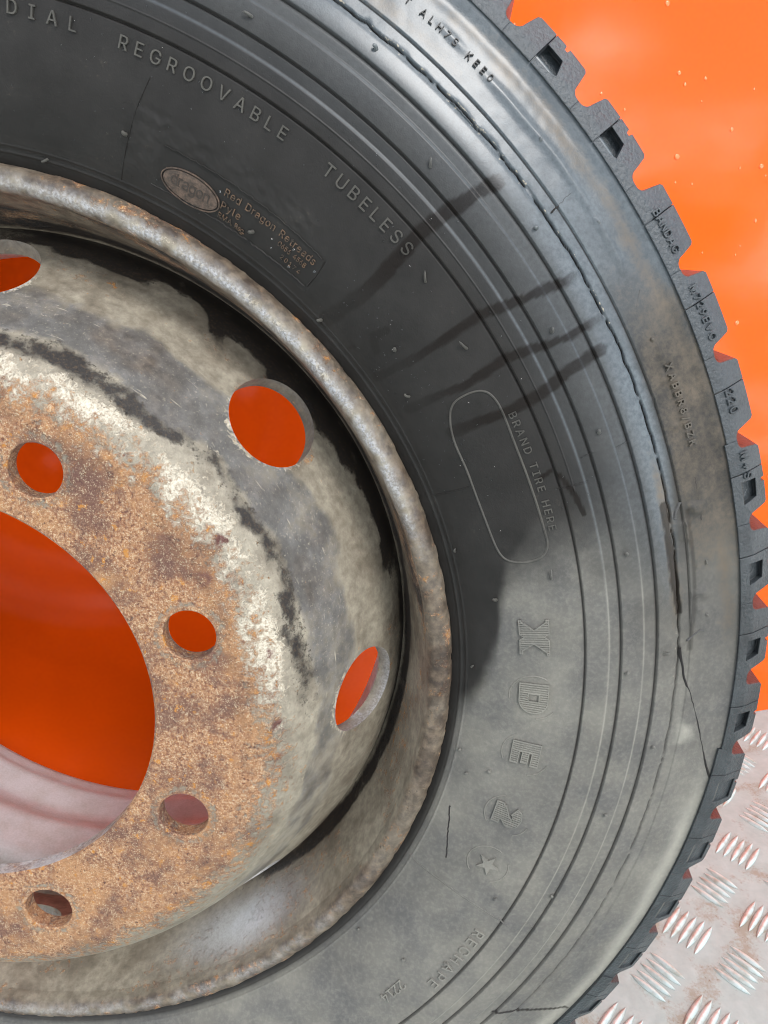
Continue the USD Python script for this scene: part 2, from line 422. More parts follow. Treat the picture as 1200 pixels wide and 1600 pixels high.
def run_mask(r, th):
    x, z = r * np.cos(np.radians(th)), r * np.sin(np.radians(th))
    wob = .40 + .85 * fbm(np.stack([x, 0 * x, z], -1) * 110, 4, 21)
    out = np.zeros(len(r))
    for hw, pts in RUNS:
        p = np.array([(a / 1000 * math.cos(math.radians(b)), a / 1000 * math.sin(math.radians(b))) for a, b in pts])
        lo, hi = p.min(0) - .02, p.max(0) + .02
        sel = np.nonzero((x > lo[0]) & (x < hi[0]) & (z > lo[1]) & (z < hi[1]))[0]
        if not len(sel): continue
        X = np.stack([x[sel], z[sel]], 1); dist = np.full(len(sel), 9.)
        for a, b in zip(p, p[1:]):
            t = np.clip(((X - a) @ (b - a)) / ((b - a) @ (b - a)), 0, 1)
            dist = np.minimum(dist, np.linalg.norm(X - a - t[:, None] * (b - a), axis=1))
        w = hw / 1000 * wob[sel]
        fade = 1 - .65 * sm(.312 - r[sel], 0, .03)
        out[sel] = np.maximum(out[sel], fade * (1 - sm(dist, w * .80, w * 1.15)) * (1. if pts[0][0] < 384 or len(pts) == 3 else .5))
    return out


BND = PI([.255, .267, .273, .284, .289, .295, .307, .3235, .345, .36, .375, .39, .43], [-2, -1.2, .8, 5.4, 10.6, 14.0, 15.7, 16.4, 16.2, 15, 14, 15, 16])
seam_r = lambda th: .3757 + .0008 * (fbm(np.stack([th * 1.3, 0 * th, 0 * th], -1), 5, 5) - .5) * 2
seam_m = lambda th: (.35 + .65 * sm(th, 2, 12)) * sm(fbm(np.stack([th * 1.6, 0 * th + 3, 0 * th], -1), 3, 8), .24, .40) * sm(th, -38, -30)
TREADEDGE = .4135


def tyre_masks(v, n):
    r, th = pol(v)
    q = np.stack([v[:, 0], v[:, 2], v[:, 1] * 0], -1)
    l1, l2 = fbm(q * 22, 4, 1), fbm(q * 75, 4, 2)
    b = BND(np.clip(r, .255, .43))
    dust = sm(b - th + (l1 - .5) * 6 + (l2 - .5) * 2.5, -1.8 - 2.6 * sm(r, .292, .318) - 150 * np.clip(r - .33, 0, .04), 3.0 + 2.4 * sm(r, .292, .318) + 300 * np.clip(r - .33, 0, .04))
    dust *= sm(r, .2640, .2700)
    dust = np.maximum(dust, .16 * sm(r, .335, .37))
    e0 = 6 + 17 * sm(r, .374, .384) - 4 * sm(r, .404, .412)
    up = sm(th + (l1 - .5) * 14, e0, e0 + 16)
    painted_sheen = (.14 * sm(r, .3295, .345) + .22 * sm(r, .346, .366) + .64 * sm(r, .3635, .372)) * up  # sky reflection on the upper shoulder, painted into the rubber colour
    painted_sheen = np.maximum(painted_sheen, up * (.55 * gs(r - .3403, .0007) + .55 * gs(r - .3576, .0008)))  # wet glint along the rib bevels, painted the same way
    painted_sheen *= 1 - .5 * sm(th, 72, 88)
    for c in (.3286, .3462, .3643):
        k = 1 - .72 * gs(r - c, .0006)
        dust *= k; painted_sheen *= k
    wet = run_mask(r, th)
    wet = wet * (1 - .55 * sm(r, .366, .372) * sm(th, 20, 26))
    brown = gs(r - .4015 + (l1 - .5) * .006, .0052) * (.40 + .45 * l2) * sm(th, -2, 12)
    brown = np.maximum(brown, (.34 + .40 * l2) * sm(r, .378, .386) * sm(th + (l1 - .5) * 10, 10, 17) * (1 - sm(th + (l1 - .5) * 10, 28, 36)))
    brown = np.maximum(brown, .80 * gs(r - .374 + (l2 - .5) * .004, .0036) * sm(th, 6, 10) * (1 - sm(th, 18, 24)))
    brown = np.maximum(brown, .6 * gs(r - .386, .004) * gs(th - 57, 6))
    sr = seam_r(th)
    latex = sm(fbm(np.stack([th * 2.2, 0 * th, 0 * th + 4], -1), 3, 15), .42, .62) * (.75 * gs(r - sr - .0011, .0006) + .60 * gs(r - sr + .0011, .0006)) * sm(th, 22, 34) * seam_m(th) + .42 * gs(r - sr + .0016, .0012) * sm(th, -4, 2) * (1 - sm(th, 9, 12))
    crack = np.maximum(gs(r - sr, .00032) * seam_m(th), gs(r - .3815, .00024) * sm(th, 6, 9) * (1 - sm(th, 60, 70)) * .8)
    wet = np.maximum(wet, crack * .97); painted_sheen *= 1 - crack; dust *= 1 - crack
    yv = v[:, 1]
    back = sm(yv, .02, .03)
    pale = np.clip(.72 * gs(r - .4015 + (l1 - .5) * .010, .0052) * sm(-th, 3, 12), 0, 1)
    lowr = 1 - sm(th, 8, 20)
    for c in (.3405, .3577):
        pale = np.maximum(pale, .46 * gs(r - c, .00045) * lowr * (.4 + l2))
    pale = np.maximum(pale, .8 * sm(l1, .52, .62) * gs(r - .387, .006) * sm(-th, -8, -2) * (1 - sm(-th, 16, 24)))
    dust = np.maximum(dust, pale)
    return {'mask_a': np.stack([dust * (1 - .6 * back), painted_sheen * (1 - back), wet * (1 - back)], 1), 'mask_b': np.stack([brown, latex, pale], 1)}


feat = [.2665, .269, .3286, .3345, .3402, .3464, .3577, .3645, .3757, .3815]
rs = [.2555]
while rs[-1] < TREADEDGE:
    dmin = min(abs(rs[-1] + .0003 - f) for f in feat)
    rs.append(rs[-1] + (.00026 if dmin < .0014 else .00095))
rs = np.array(rs); rs[-1] = TREADEDGE
th = np.concatenate([np.arange(-97, 92, .18), np.arange(92, 263, 1.5)])
R, T = np.meshgrid(rs, th, indexing='xy')
Rf, Tf = R.ravel(), T.ravel()
q = np.stack([Rf * np.cos(np.radians(Tf)), Rf * np.sin(np.radians(Tf)), 0 * Rf], -1)
h = .0006 * (fbm(q * 45, 4, 11) - .5) * (.35 + .9 * sm(Rf, .37, .39))
sr, smk = seam_r(Tf), seam_m(Tf)
h -= .0018 * gs(Rf - sr, .00034) * smk
h += .0006 * sm(Rf, sr, sr + .0012)
h -= .0006 * gs(Rf - .3815, .00028) * sm(Tf, 6, 9) * (1 - sm(Tf, 60, 70))
h += .0005 * sm(Rf, .3815, .3822)
h += .0009 * gs(Rf - .3925 - .002 * (fbm(q * 30, 2, 4) - .5), .0018) * sm(noise(q * 60, 9), .35, .7) * sm(Tf, 10, 25)
h += .0004 * gs(Rf - .3345, .0003) * sm(Tf, 20.5, 21) + .0005 * gs(Rf - .2665, .0006) + .0004 * gs(Rf - .2693, .0005)
h -= .0008 * gs(Rf - .4035, .004)
wr = sm(Rf, .2905, .293) * (1 - sm(Rf, .300, .306)) * sm(Tf, 49, 52) * (1 - sm(Tf, 66, 69)) + sm(Tf, 65.2, 66) * (1 - sm(Tf, 68, 70)) * sm(Rf, .272, .28) * (1 - sm(Rf, .30, .306))
h += wr * .0011 * (fbm(np.stack([Tf * 1.6, Rf * 500, 0 * Rf], -1), 3, 31) - .5)
patch = sm(Tf, 48.4, 48.7) * (1 - sm(Tf, 65.3, 65.6)) * sm(Rf, .2740, .2745) * (1 - sm(Rf, .2915, .2920))
h -= patch * .0004
h += .0022 * sm(fbm(q * 90, 3, 77), .62, .75) * gs(Rf - .386, .006) * sm(Tf, 6, 12) * (1 - sm(Tf, 22, 30))
front = on_tyre(Rf, Tf, h).reshape(len(th), len(rs), 3)
a = np.radians(th)[:, None]
def ring(r, y):
    r, y = np.atleast_1d(r), np.atleast_1d(y)
    return np.stack([r * np.cos(a), y + 0 * a, r * np.sin(a)], -1)
tr_r = np.array([.4148, .4154, .4156, .4185, .4195, .4195, .4185, .4160, .4145])
tr_y = np.array([-.0052, -.003, .035, .055, .08, .14, .165, .19, .2100])
br = np.linspace(TREADEDGE, .2555, 40)
back = ring(br, .2137 - SIDE(br))
P = np.concatenate([front, ring(tr_r, tr_y), back], 1)
v, q = grid(P, closed=True)
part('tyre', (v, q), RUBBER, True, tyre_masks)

# ---- shoulder blocks of the tread: 61 round the tyre
PITCH = 360 / 61
lug_w, lug_gap = math.radians(4.2) * .427, math.radians(1.70) * .427


def mani(tm):
    return manifold3d.Manifold(manifold3d.Mesh(np.asarray(tm.vertices, np.float32), np.asarray(tm.faces, np.uint32)))


def lug(kind, depth=.050):
    hw, top, bot = lug_w / 2, .427, {'shallow': .4068, 'half': .4086}.get(kind, .4098)
    g2, fr, gb = lug_gap / 2, .0040, .4152
    pts = [(-hw - g2, bot), (-hw - g2, gb)]
    for k in range(7):
        t = math.pi / 2 * k / 6
        pts.append((-hw - g2 + .0010 + fr * math.sin(t), gb + fr * (1 - math.cos(t))))
    pts += [(-hw - .0007, gb + .0068), (-hw + .0003, top - .0010), (-hw + .0015, top)]
    if kind != 'text': pts += [(.0016, top + .0002), (.0020, top - .0016), (.0036, top - .0016), (.0040, top + .0002)]
    full = pts + [(-x, y) for x, y in pts[:12][::-1]]
    poly = Polygon(full).buffer(0)
    if poly.geom_type != 'Polygon': poly = max(poly.geoms, key=lambda s: s.area)
    tm = trimesh.creation.extrude_polygon(poly, depth, engine='earcut')
    m = mani(tm)
    if kind in ('recess', 'shallow', 'half'):
        b = Polygon([(-.0042, bot + .0030), (-.0042, top - .0060), (.0050, top - .0060), (.0078, bot + .0045), (.0040, bot + .0030)])
        if kind == 'half': b = Polygon([(-.0002, .4135), (.0004, top - .0050), (.0098, top - .0058), (.0116, .4135)])
        if kind == 'shallow': b = Polygon([(.0004, .4128), (.0004, top - .0030), (.0128, top - .0030), (.0135, .4128)])
        dp = {'shallow': .0024, 'half': .0050}.get(kind, .0075)
        e = trimesh.creation.extrude_polygon(b, dp, engine='earcut'); e.apply_translation((0, 0, -.001))
        m = m - mani(e)
    sip = trimesh.creation.box((.0005, .03, .004)); sip.apply_translation((-.0045, top - .005, .001))
    m = (m - mani(sip)).refine_to_length(.0045)
    v, f, _ = meshkit.arrays(m)
    return v, f


def lug_to_wheel(v, mid, flip=False, dr=0.):
    A, r, y = v[:, 0], v[:, 1], v[:, 2]
    ang = np.radians(mid) - A / .427                       # +x of the block runs clockwise, like the lettering
    yy = y + np.interp(r, [.4068, .4152, .427], [-.0106, -.0083, 0])
    rr = r + dr + .06 * np.clip(y, 0, .1) * (r > .418)
    if flip: yy = .2137 - yy
    return np.stack([rr * np.cos(ang), yy, rr * np.sin(ang)], -1)


def fix(v, f):
    t = trimesh.Trimesh(v, f, process=False)
    if t.volume < 0: f = f[:, ::-1]
    return v, f


kinds = {k: lug(k) for k in ('recess', 'text', 'shallow', 'half')}
for i in range(61):
    mid = 46.70 - i * PITCH
    kind = 'text' if i in (2, 3, 4) else 'half' if 5 <= i <= 8 else 'shallow' if 9 <= i < 30 else 'recess'
    v, f = kinds[kind]
    v = v.copy(); v[:, 2] += rnd.uniform(-.0003, .0003) * (v[:, 2] < .01)
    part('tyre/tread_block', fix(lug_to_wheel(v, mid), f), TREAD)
vs, fs, o = [], [], 0
for i in range(61):
    for yc, offs in ((.056, .06), (.112, .12)):
        v, f = kinds['text']; v = v.copy(); v[:, 2] += yc
        w2, f2 = fix(lug_to_wheel(v, 46.70 - (i + offs) * PITCH, dr=.002), f)
        vs.append(w2); fs.append(np.asarray(f2) + o); o += len(w2)
    v, f = kinds['recess']
    w2, f2 = fix(lug_to_wheel(v, 46.70 - (i + .18) * PITCH, flip=True), f)
    vs.append(w2); fs.append(np.asarray(f2) + o); o += len(w2)
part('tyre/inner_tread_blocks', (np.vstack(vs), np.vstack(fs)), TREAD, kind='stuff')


# ---- lettering and marks on the sidewall
def bend(m, r0, th0, rm=None, lift=-.0002):
    """Flat mesh (x clockwise, y outwards, z off the rubber) laid on the sidewall; x = 0 at th0, y = 0 at r0."""
    v = np.asarray(m.vertices); rm = rm or r0
    return on_tyre(r0 + v[:, 1], th0 - np.degrees(v[:, 0] / rm), v[:, 2] + lift), np.asarray(m.faces)


def word(text, r0, h, th0, th1, depth=.0011, bold=False, wide=1.0, lift=-.0002):
    """Evenly spaced capitals from angle th0 clockwise to th1."""
    ms = []
    n = len(text)
    arc = math.radians(th0 - th1) * (r0 + h / 2)
    glyph = [None if c == ' ' else meshkit.text_mesh(c, h, depth, bold) for c in text]
    wid = [(g_.bounds[1][0] - g_.bounds[0][0]) * wide if g_ is not None else h * .45 for g_ in glyph]
    gap = (arc - sum(wid)) / max(1, n - 1)
    x = 0
    for g_, w in zip(glyph, wid):
        if g_ is not None:
            g_.apply_translation((-g_.bounds[0][0], 0, 0)); g_.apply_scale((wide, 1, 1)); g_.apply_translation((x, 0, 0))
            ms.append(g_)
        x += w + gap
    return bend(trimesh.util.concatenate(ms), r0, th0, r0 + h / 2, lift)


def letter_masks(v, n):
    m = tyre_masks(v, n); m['mask_a'][:, 0] = np.maximum(m['mask_a'][:, 0], .22); m['mask_a'][:, 2] *= .5; m['mask_b'][:, 2] = np.maximum(m['mask_b'][:, 2], .10)
    return m


def big_masks(v, n):
    m = tyre_masks(v, n); m['mask_b'][:, 2] = np.maximum(m['mask_b'][:, 2], .24)
    return m


def letter(text, *a, mat=RUBBER, worn=None, **k):
    return part('tyre/lettering', word(text, *a, **k), mat, 30, worn or letter_masks)


letter('RADIAL', .3188, .0053, 82.6, 74.0)
letter('REGROOVABLE', .3190, .0053, 70.7, 56.8)
letter('TUBELESS', .3186, .0055, 53.1, 44.1)
letter('BRAND TIRE HERE', .3184, .0037, 28.8, 17.9, depth=.0009)
letter('RECHAPE', .3186, .0063, -27.3, -36.2, depth=.0013, worn=big_masks)
letter('2214', .3065, .0062, -38.3, -41.7, depth=.0013, worn=big_masks)
letter('XABBR8/BZK', .3912, .0034, 27.0, 21.0, depth=.0020, lift=.0008, bold=True)
letter('DOT ALH7S KEE0', .3915, .0030, 56.5, 48.2, depth=.0016, mat=RUBBER_PLAIN, lift=.0006)
letter('BANDAG', .4146, .0036, 35.9, 33.0, mat=TREAD, depth=.0014, lift=.0012, bold=True)
letter('M729EVO', .4146, .0036, 30.75, 27.0, mat=TREAD, depth=.0014, lift=.0012, bold=True)
letter('220', .4142, .0042, 23.6, 22.0, mat=TREAD, depth=.0014, lift=.0012, bold=True)
letter('M+S', .4144, .0040, 19.3, 17.4, mat=TREAD, depth=.0014, lift=.0012, bold=True)


def ridge(pts, w, h, th_of=None):
    """A raised line on the sidewall through (radius m, angle deg) points."""
    p = np.array(pts, float)
    d = np.gradient(np.stack([p[:, 0], np.radians(p[:, 1]) * p[:, 0]], 1), axis=0)
    d /= np.linalg.norm(d, axis=1)[:, None]
    nr, na = d[:, 1], -d[:, 0]
    rows = []
    for s, z in ((-1, -.0003), (-.55, .75 * h), (0, h), (.55, .75 * h), (1, -.0003)):
        rr = p[:, 0] + nr * s * w / 2
        rows.append(on_tyre(rr, p[:, 1] + np.degrees(na * s * w / 2 / p[:, 0]), z))
    return grid(np.stack(rows, 1))


def shape(polys, r0, th0, depth, lift=-.0002):
    polys = getattr(polys, 'geoms', [polys])
    return bend(trimesh.util.concatenate([trimesh.creation.extrude_polygon(s, depth, engine='earcut') for s in polys if s.area > 1e-9]), r0, th0, None, lift)


def hatched(poly, r0, th0, pitch=.00125):
    """Raised letter with fine ribs across its face."""
    x0, y0, x1, y1 = poly.bounds
    stripes = unary_union([box(x, y0 - 1, x + pitch * .52, y1 + 1) for x in np.arange(x0, x1, pitch)]).intersection(poly.buffer(-.0004))
    rim = poly.difference(poly.buffer(-.0005))
    a, b = shape(poly, r0, th0, .0009), shape(unary_union([stripes, rim]), r0, th0, .0014)
    return np.vstack([a[0], b[0]]), np.vstack([a[1], b[1] + len(a[0])])


mm = .001
pX = unary_union([Polygon([(0, 0), (8, 0), (19, 15), (11, 15)]), Polygon([(0, 15), (7.5, 15), (18.5, 0), (11, 0)]), box(0, 0, 8, 1.6), box(11, 0, 19, 1.6), box(0, 13.4, 8, 15), box(11, 13.4, 19, 15)])
pD = unary_union([box(0, 0, 9, 15), Point(9.5, 7.5).buffer(7.5), ]).intersection(box(0, 0, 17.2, 15)).difference(box(6, 5, 10, 10))
pE = unary_union([box(0, 0, 6, 15), box(0, 0, 13.5, 4.4), box(0, 5.6, 12.5, 9.4), box(0, 10.6, 13.5, 15)])
p2 = unary_union([box(0, 0, 13, 4), LineString([(2.2, 3), (8.2, 6.2), (11, 9), (10.2, 12), (7, 12.8), (4.4, 12.2), (3.4, 10.4)]).buffer(2.4, cap_style='flat')]).buffer(.2)
pS = Polygon([((6.6 if k % 2 == 0 else 2.6) * math.sin(k * math.pi / 5), (6.6 if k % 2 == 0 else 2.6) * math.cos(k * math.pi / 5)) for k in range(10)])
sc = lambda p_: affinity.scale(p_, mm, mm, origin=(0, 0))
for p_, t0 in ((pX, 9.35), (pD, 2.5), (pE, -4.15), (p2, -11.75)):
    part('tyre/lettering', hatched(sc(p_), .2965, t0), RUBBER, 30, big_masks)
part('tyre/star', shape(sc(pS), .3050, -19.6, .0014), RUBBER, 30, big_masks)
for cth, cr, segs, rad in ((.9, .304, ((35, 80), (170, 300)), .0125), (-5.6, .304, ((20, 75), (150, 240)), .0125), (-13.2, .304, ((15, 60), (140, 250)), .0125), (-19.6, .305, ((130, 290), (330, 420)), .0115)):
    for a0, a1 in segs:
        t = np.radians(np.linspace(a0, a1, 24))
        part('tyre/moulded_ring', ridge(np.stack([cr + rad * np.cos(t), cth - np.degrees(rad * np.sin(t) / cr)], 1), .0008, .00050), RUBBER, True, big_masks)

# rounded box for branding
bp = [(.2955, 31.3), (.3035, 31.95), (.3125, 31.6), (.3165, 30.0), (.3160, 27), (.3158, 24), (.3160, 21), (.3164, 18), (.3162, 16.6), (.3128, 15.6), (.3050, 15.25), (.2965, 15.6), (.2920, 17.0), (.2903, 20), (.2898, 23), (.2900, 26), (.2905, 28.8)]
P2 = np.array(bp); L = len(P2)
from scipy.interpolate import CubicSpline
cs = CubicSpline(np.arange(L + 1), np.vstack([P2, P2[:1]]), bc_type='periodic')
part('tyre/branding_box', ridge(cs(np.linspace(0, L, 260)), .0013, .0007), RUBBER, True, letter_masks)
# mould hairlines, arrow, triangle
for pts in ([(.2678, 23.7), (.2881, 23.8)], [(.2681, -24.9), (.2882, -24.6), (.310, -24.8), (.3331, -25.05)], [(.3398, -23.9), (.3470, -24.1)], [(.3270, 21.3), (.3420, 21.2)], [(.3420, 23.2), (.3480, 23.3)], [(.3585, 23.0), (.3650, 23.1)], [(.3640, -25.3), (.3660, -25.5)], [(.270, 69.0), (.300, 68.4), (.3135, 67.9)]):
    p_ = np.array(pts); p_ = np.stack([np.interp(np.linspace(0, 1, 40), np.linspace(0, 1, len(p_)), p_[:, k]) for k in (0, 1)], 1)
    part('tyre/mould_line', ridge(p_, .0008, .00045), RUBBER, True, tyre_masks)
for pts in ([(.3948, 32.2), (.3900, 31.4), (.3918, 31.1), (.3930, 29.0)], ):
    p_ = np.array(pts); p_ = np.stack([np.interp(np.linspace(0, 1, 60), np.linspace(0, 1, len(p_)), p_[:, k]) for k in (0, 1)], 1)
    part('tyre/arrow', ridge(p_, .0010, .0013), RUBBER_PLAIN, True, tyre_masks)
tri = Polygon([(0, 0), (7, 0), (3.5, 6)]); tri = tri.difference(affinity.scale(tri, .62, .62)).union(affinity.scale(tri, .22, .22))
part('tyre/triangle_mark', shape(sc(tri), .4146, 51.4, .0010), TREAD, 30)
# ragged flash along the retread seam
for k in range(11):
    t0 = rnd.uniform(-30, 64); L_ = rnd.uniform(.5, 2.6)
    t = np.linspace(t0, t0 + L_, 14)
    r_ = seam_r(t) + rnd.choice((-.0009, .0009, .0012)) + np.array([rnd.uniform(-.00025, .00025) for _ in t])
    part('tyre/seam_flash', ridge(np.stack([r_, t], 1), rnd.uniform(.0004, .0008), rnd.uniform(.0003, .0006)), RUBBER, True, tyre_masks)
for pts, w in (([(.3800, 6.2), (.3835, 6.6), (.3870, 6.9), (.3890, 6.8)], .0016), ([(.3775, 16.2), (.3790, 16.8), (.3815, 17.3)], .0022)):
    p_ = np.array(pts); p_ = np.stack([np.interp(np.linspace(0, 1, 24), np.linspace(0, 1, len(p_)), p_[:, k]) for k in (0, 1)], 1)
    p_[:, 0] += np.array([rnd.uniform(-.0002, .0002) for _ in range(24)])
    part('tyre/rubber_sliver', ridge(p_, w, .0016), RUBBER_PLAIN, True)


DARK_MATTE = G().done('open_crack', base_color=(.010, .008, .007), roughness=.8)
for pts, w in (([(.3778, 39.66), (.3800, 39.71), (.3835, 39.78), (.3880, 39.90), (.3930, 39.88)], .0013), ([(.3763, 5.75), (.3796, 3.2), (.3856, 1.1), (.3888, -.1), (.3919, -1.3), (.3958, -2.8), (.4019, -4.8), (.4075, -6.3)], .0016),
               ([(.2746, -15.5), (.2769, -17.1), (.2791, -18.7), (.2817, -20.2), (.2842, -21.7)], .0011), ([(.3630, -35.0), (.3705, -34.3), (.378, -33.6), (.386, -33.0), (.393, -32.6)], .0012),
               ([(.3911, 18.7), (.3909, 17.5), (.3908, 15.5)], .0010)):
    p_ = np.array(pts); N_ = 60
    p_ = np.stack([np.interp(np.linspace(0, 1, N_), np.linspace(0, 1, len(p_)), p_[:, k]) for k in (0, 1)], 1)
    tt = np.arange(N_) * .35 + w * 9e4
    p_[:, 0] += .0006 * (fbm(np.stack([tt, 0 * tt, 0 * tt], -1), 3, 6) - .5)
    p_[:, 1] += .16 * (fbm(np.stack([tt, 0 * tt + 5, 0 * tt], -1), 3, 9) - .5)
    part('tyre/crack', ridge(p_, w, .0014 if pts[0][0] > .374 else .00025), DARK_MATTE, True)


# vent whiskers: short stubs of rubber
def whisker(r, th0, ln, ang, rad=.0007):
    base = on_tyre(r, th0, -.0003); nrm = on_tyre(r, th0, .001) - on_tyre(r, th0, 0.); nrm /= np.linalg.norm(nrm)
    er = np.array([math.cos(math.radians(th0)), 0, math.sin(math.radians(th0))]); et = np.cross(er, nrm)
    d_ = er * math.cos(ang) + et * math.sin(ang)
    t = np.linspace(0, 1, 7)
    path = base + nrm * (.0003 + .0018 * np.sin(t * 2.2))[:, None] + d_ * (ln * t ** 1.4)[:, None]
    rows = []
    for k, p_ in enumerate(path):
        tg = path[min(k + 1, 6)] - path[max(k - 1, 0)]; tg /= np.linalg.norm(tg)
        u = np.cross(tg, [.3, .5, .8]); u /= np.linalg.norm(u); w_ = np.cross(tg, u)
        ph = np.linspace(0, 2 * np.pi, 7)
        rr = rad * (1 - .35 * t[k]) * (.05 if k == 6 else 1)
        rows.append(p_ + rr * (np.cos(ph)[:, None] * u + np.sin(ph)[:, None] * w_))
    return grid(np.stack(rows, 0))


for r, t_, ln in ((316.3, 35.3, 5), (318.3, 41.6, 5), (315.1, 13.3, 6), (350.8, 47.3, 4), (288.6, 68.9, 2), (267.4, 76.6, 3), (286.7, 11.5, 2), (281.6, 34.3, 3), (288.5, 38.7, 2), (352.3, 62.5, 4),
                  (370.1, 54.8, 2), (369.2, 39.5, 2), (288.2, -8.9, 2), (277.2, -10.4, 2), (270, 45.5, 2), (271, 17, 3), (272, 3, 3), (271, -8, 2), (352, 33, 2), (353, 24.6, 2), (352, 14.5, 2), (368, 5.5, 2),
                  (318, -33, 2), (272, -38, 2), (300, -36, 2), (318, -23, 2), (349, 4, 2), (353, -10, 2), (368, -3, 2), (280, 55.5, 2), (337, 79, 4), (290, 86, 2), (345, -20, 2), (391, 12, 3), (391, 8, 2), (392, 43.5, 2), (393, 37.2, 2), (391, 28.8, 2)):
    part('tyre/vent_whisker', whisker(r * mm, t_, ln * mm, rnd.uniform(-2.6, -.6), .0007 if ln > 2 else .0010), RUBBER, True, letter_masks)
# small rain specks
dv, df, do = [], [], 0
u1 = trimesh.creation.icosphere(1)
for k in range(260):
    r, t_ = rnd.uniform(.268, .345), rnd.uniform(18, 84)
    if k > 190: r, t_ = rnd.uniform(.27, .30), rnd.uniform(22, 46)
    p0 = on_tyre(r, t_); s = rnd.uniform(.00025, .0006)
    dv.append(u1.vertices * s * np.array([1, .6, 1]) + p0); df.append(u1.faces + do); do += len(u1.vertices)
part('tyre/rain_specks', (np.vstack(dv), np.vstack(df)), DROP, True, kind='stuff')

# printed rubber label
ov = affinity.scale(Point(0, 0).buffer(1, 48), .0135, .0056)
part('tyre/stamped_oval', shape(ov, .2802, 62.2, .00045), OVAL, 30)
part('tyre/stamped_oval', shape(affinity.scale(Point(0, 0).buffer(1, 48), .0147, .0066).difference(affinity.scale(Point(0, 0).buffer(1, 48), .0142, .0061)), .2802, 62.2, .0006), OVAL, 30)
def printed(t, r0, h, t0, t1, mat=PRINT, depth=.00042):
    part('tyre/printed_text', word(t, r0, h, t0, t1, depth=depth), mat, False)
g = G(); DARKPRINT = g.done('dark_print', base_color=(.03, .022, .017), roughness=.6)
printed('dragon', .2788, .0048, 64.2, 60.3, DARKPRINT, .0008)
printed('Red Dragon Retreads', .2860, .0032, 59.2, 49.3)
printed('Pyle', .2803, .0032, 59.1, 57.1)
printed('R.M.A. Reg.', .2763, .0022, 59.1, 56.2)
printed('0656 4568', .2822, .0022, 53.0, 49.8)
printed('20174', .2782, .0020, 52.2, 49.9)
for pts in ([(.2738, 66.0), (.2745, 60), (.2752, 54), (.2760, 48.8)], [(.2915, 65.4), (.2922, 60), (.2922, 54), (.2912, 49)], [(.2765, 48.6), (.2840, 48.5), (.2905, 48.7)]):
    p_ = np.array(pts); N_ = 140
    p_ = np.stack([np.interp(np.linspace(0, 1, N_), np.linspace(0, 1, len(p_)), p_[:, k]) for k in (0, 1)], 1)
    p_[:, 0] += .0005 * (fbm(np.stack([p_[:, 1] * 3, 0 * p_[:, 1], 0 * p_[:, 1]], -1), 4, 6) - .5) * 2
    part('tyre/label_edge', ridge(p_, .0006, .00045), RUBBER, True, tyre_masks)

# ------------------------------------------------------------------ rim
rim_loop = [(.2479, .004), (.2486, -.0012), (.2500, -.0040), (.2522, -.0056), (.2550, -.0060), (.2580, -.0052), (.2602, -.0028), (.2612, .0008), (.2606, .0048), (.2570, .0090), (.2525, .0120), (.2500, .018), (.2470, .040), (.2440, .058), (.2270, .090), (.2270, .120), (.2485, .165), (.2500, .192), (.2535, .203), (.2600, .2085), (.2612, .2150), (.2590, .2200), (.2555, .2200),
            (.2520, .2140), (.2485, .2040), (.2425, .190), (.2415, .165), (.2195, .121), (.2190, .092), (.2345, .062), (.2372, .052), (.2405, .036), (.2440, .018)]
pl = np.array(rim_loop + rim_loop[:1]); s = np.r_[0, np.cumsum(np.linalg.norm(np.diff(pl, axis=0), axis=1))]
cs = [PI(s, pl[:, k]) for k in (0, 1)]
ss = [0.]
while ss[-1] < s[-1]:
    yq, rq = cs[1](min(ss[-1], s[-1])), cs[0](min(ss[-1], s[-1]))
    ss.append(ss[-1] + (.0011 if (yq < .012 or (yq < .062 and rq < .2455)) else .0045))
ss = np.array(ss[:-1])
prof = np.stack([cs[0](ss), cs[1](ss)], 1)
tn = np.stack([cs[0].derivative()(ss), cs[1].derivative()(ss)], 1); tn /= np.linalg.norm(tn, axis=1)[:, None]
nr_ = np.stack([-tn[:, 1], tn[:, 0]], 1)
thr_ = np.concatenate([np.arange(-97, 97, .25), np.arange(97, 263, 1.5)])
A_ = np.radians(thr_)[:, None]
q = np.stack([.255 * np.cos(A_) + 0 * prof[:, 0], .255 * np.sin(A_) + 0 * prof[:, 0], prof[:, 1] + 0 * A_], -1)
lipm = sm(prof[:, 1], .010, -.001) * sm(prof[:, 0], .2475, .2495)
dsp = lipm * (.0006 * (fbm(q * 210, 4, 41) - .5) + .0003 * (fbm(q * 85, 3, 43) - .5) + .00045 * sm(fbm(q * 120, 3, 47), .5, .54)) + .0002 * (fbm(q * 60, 3, 44) - .5)
if np.sum(nr_[3] * (prof[3] - np.array([.2545, .01]))) < 0: nr_ = -nr_
rr = prof[:, 0] + dsp * nr_[:, 0]; yy = prof[:, 1] + dsp * nr_[:, 1]
P = np.stack([rr * np.cos(A_), yy, rr * np.sin(A_)], -1)


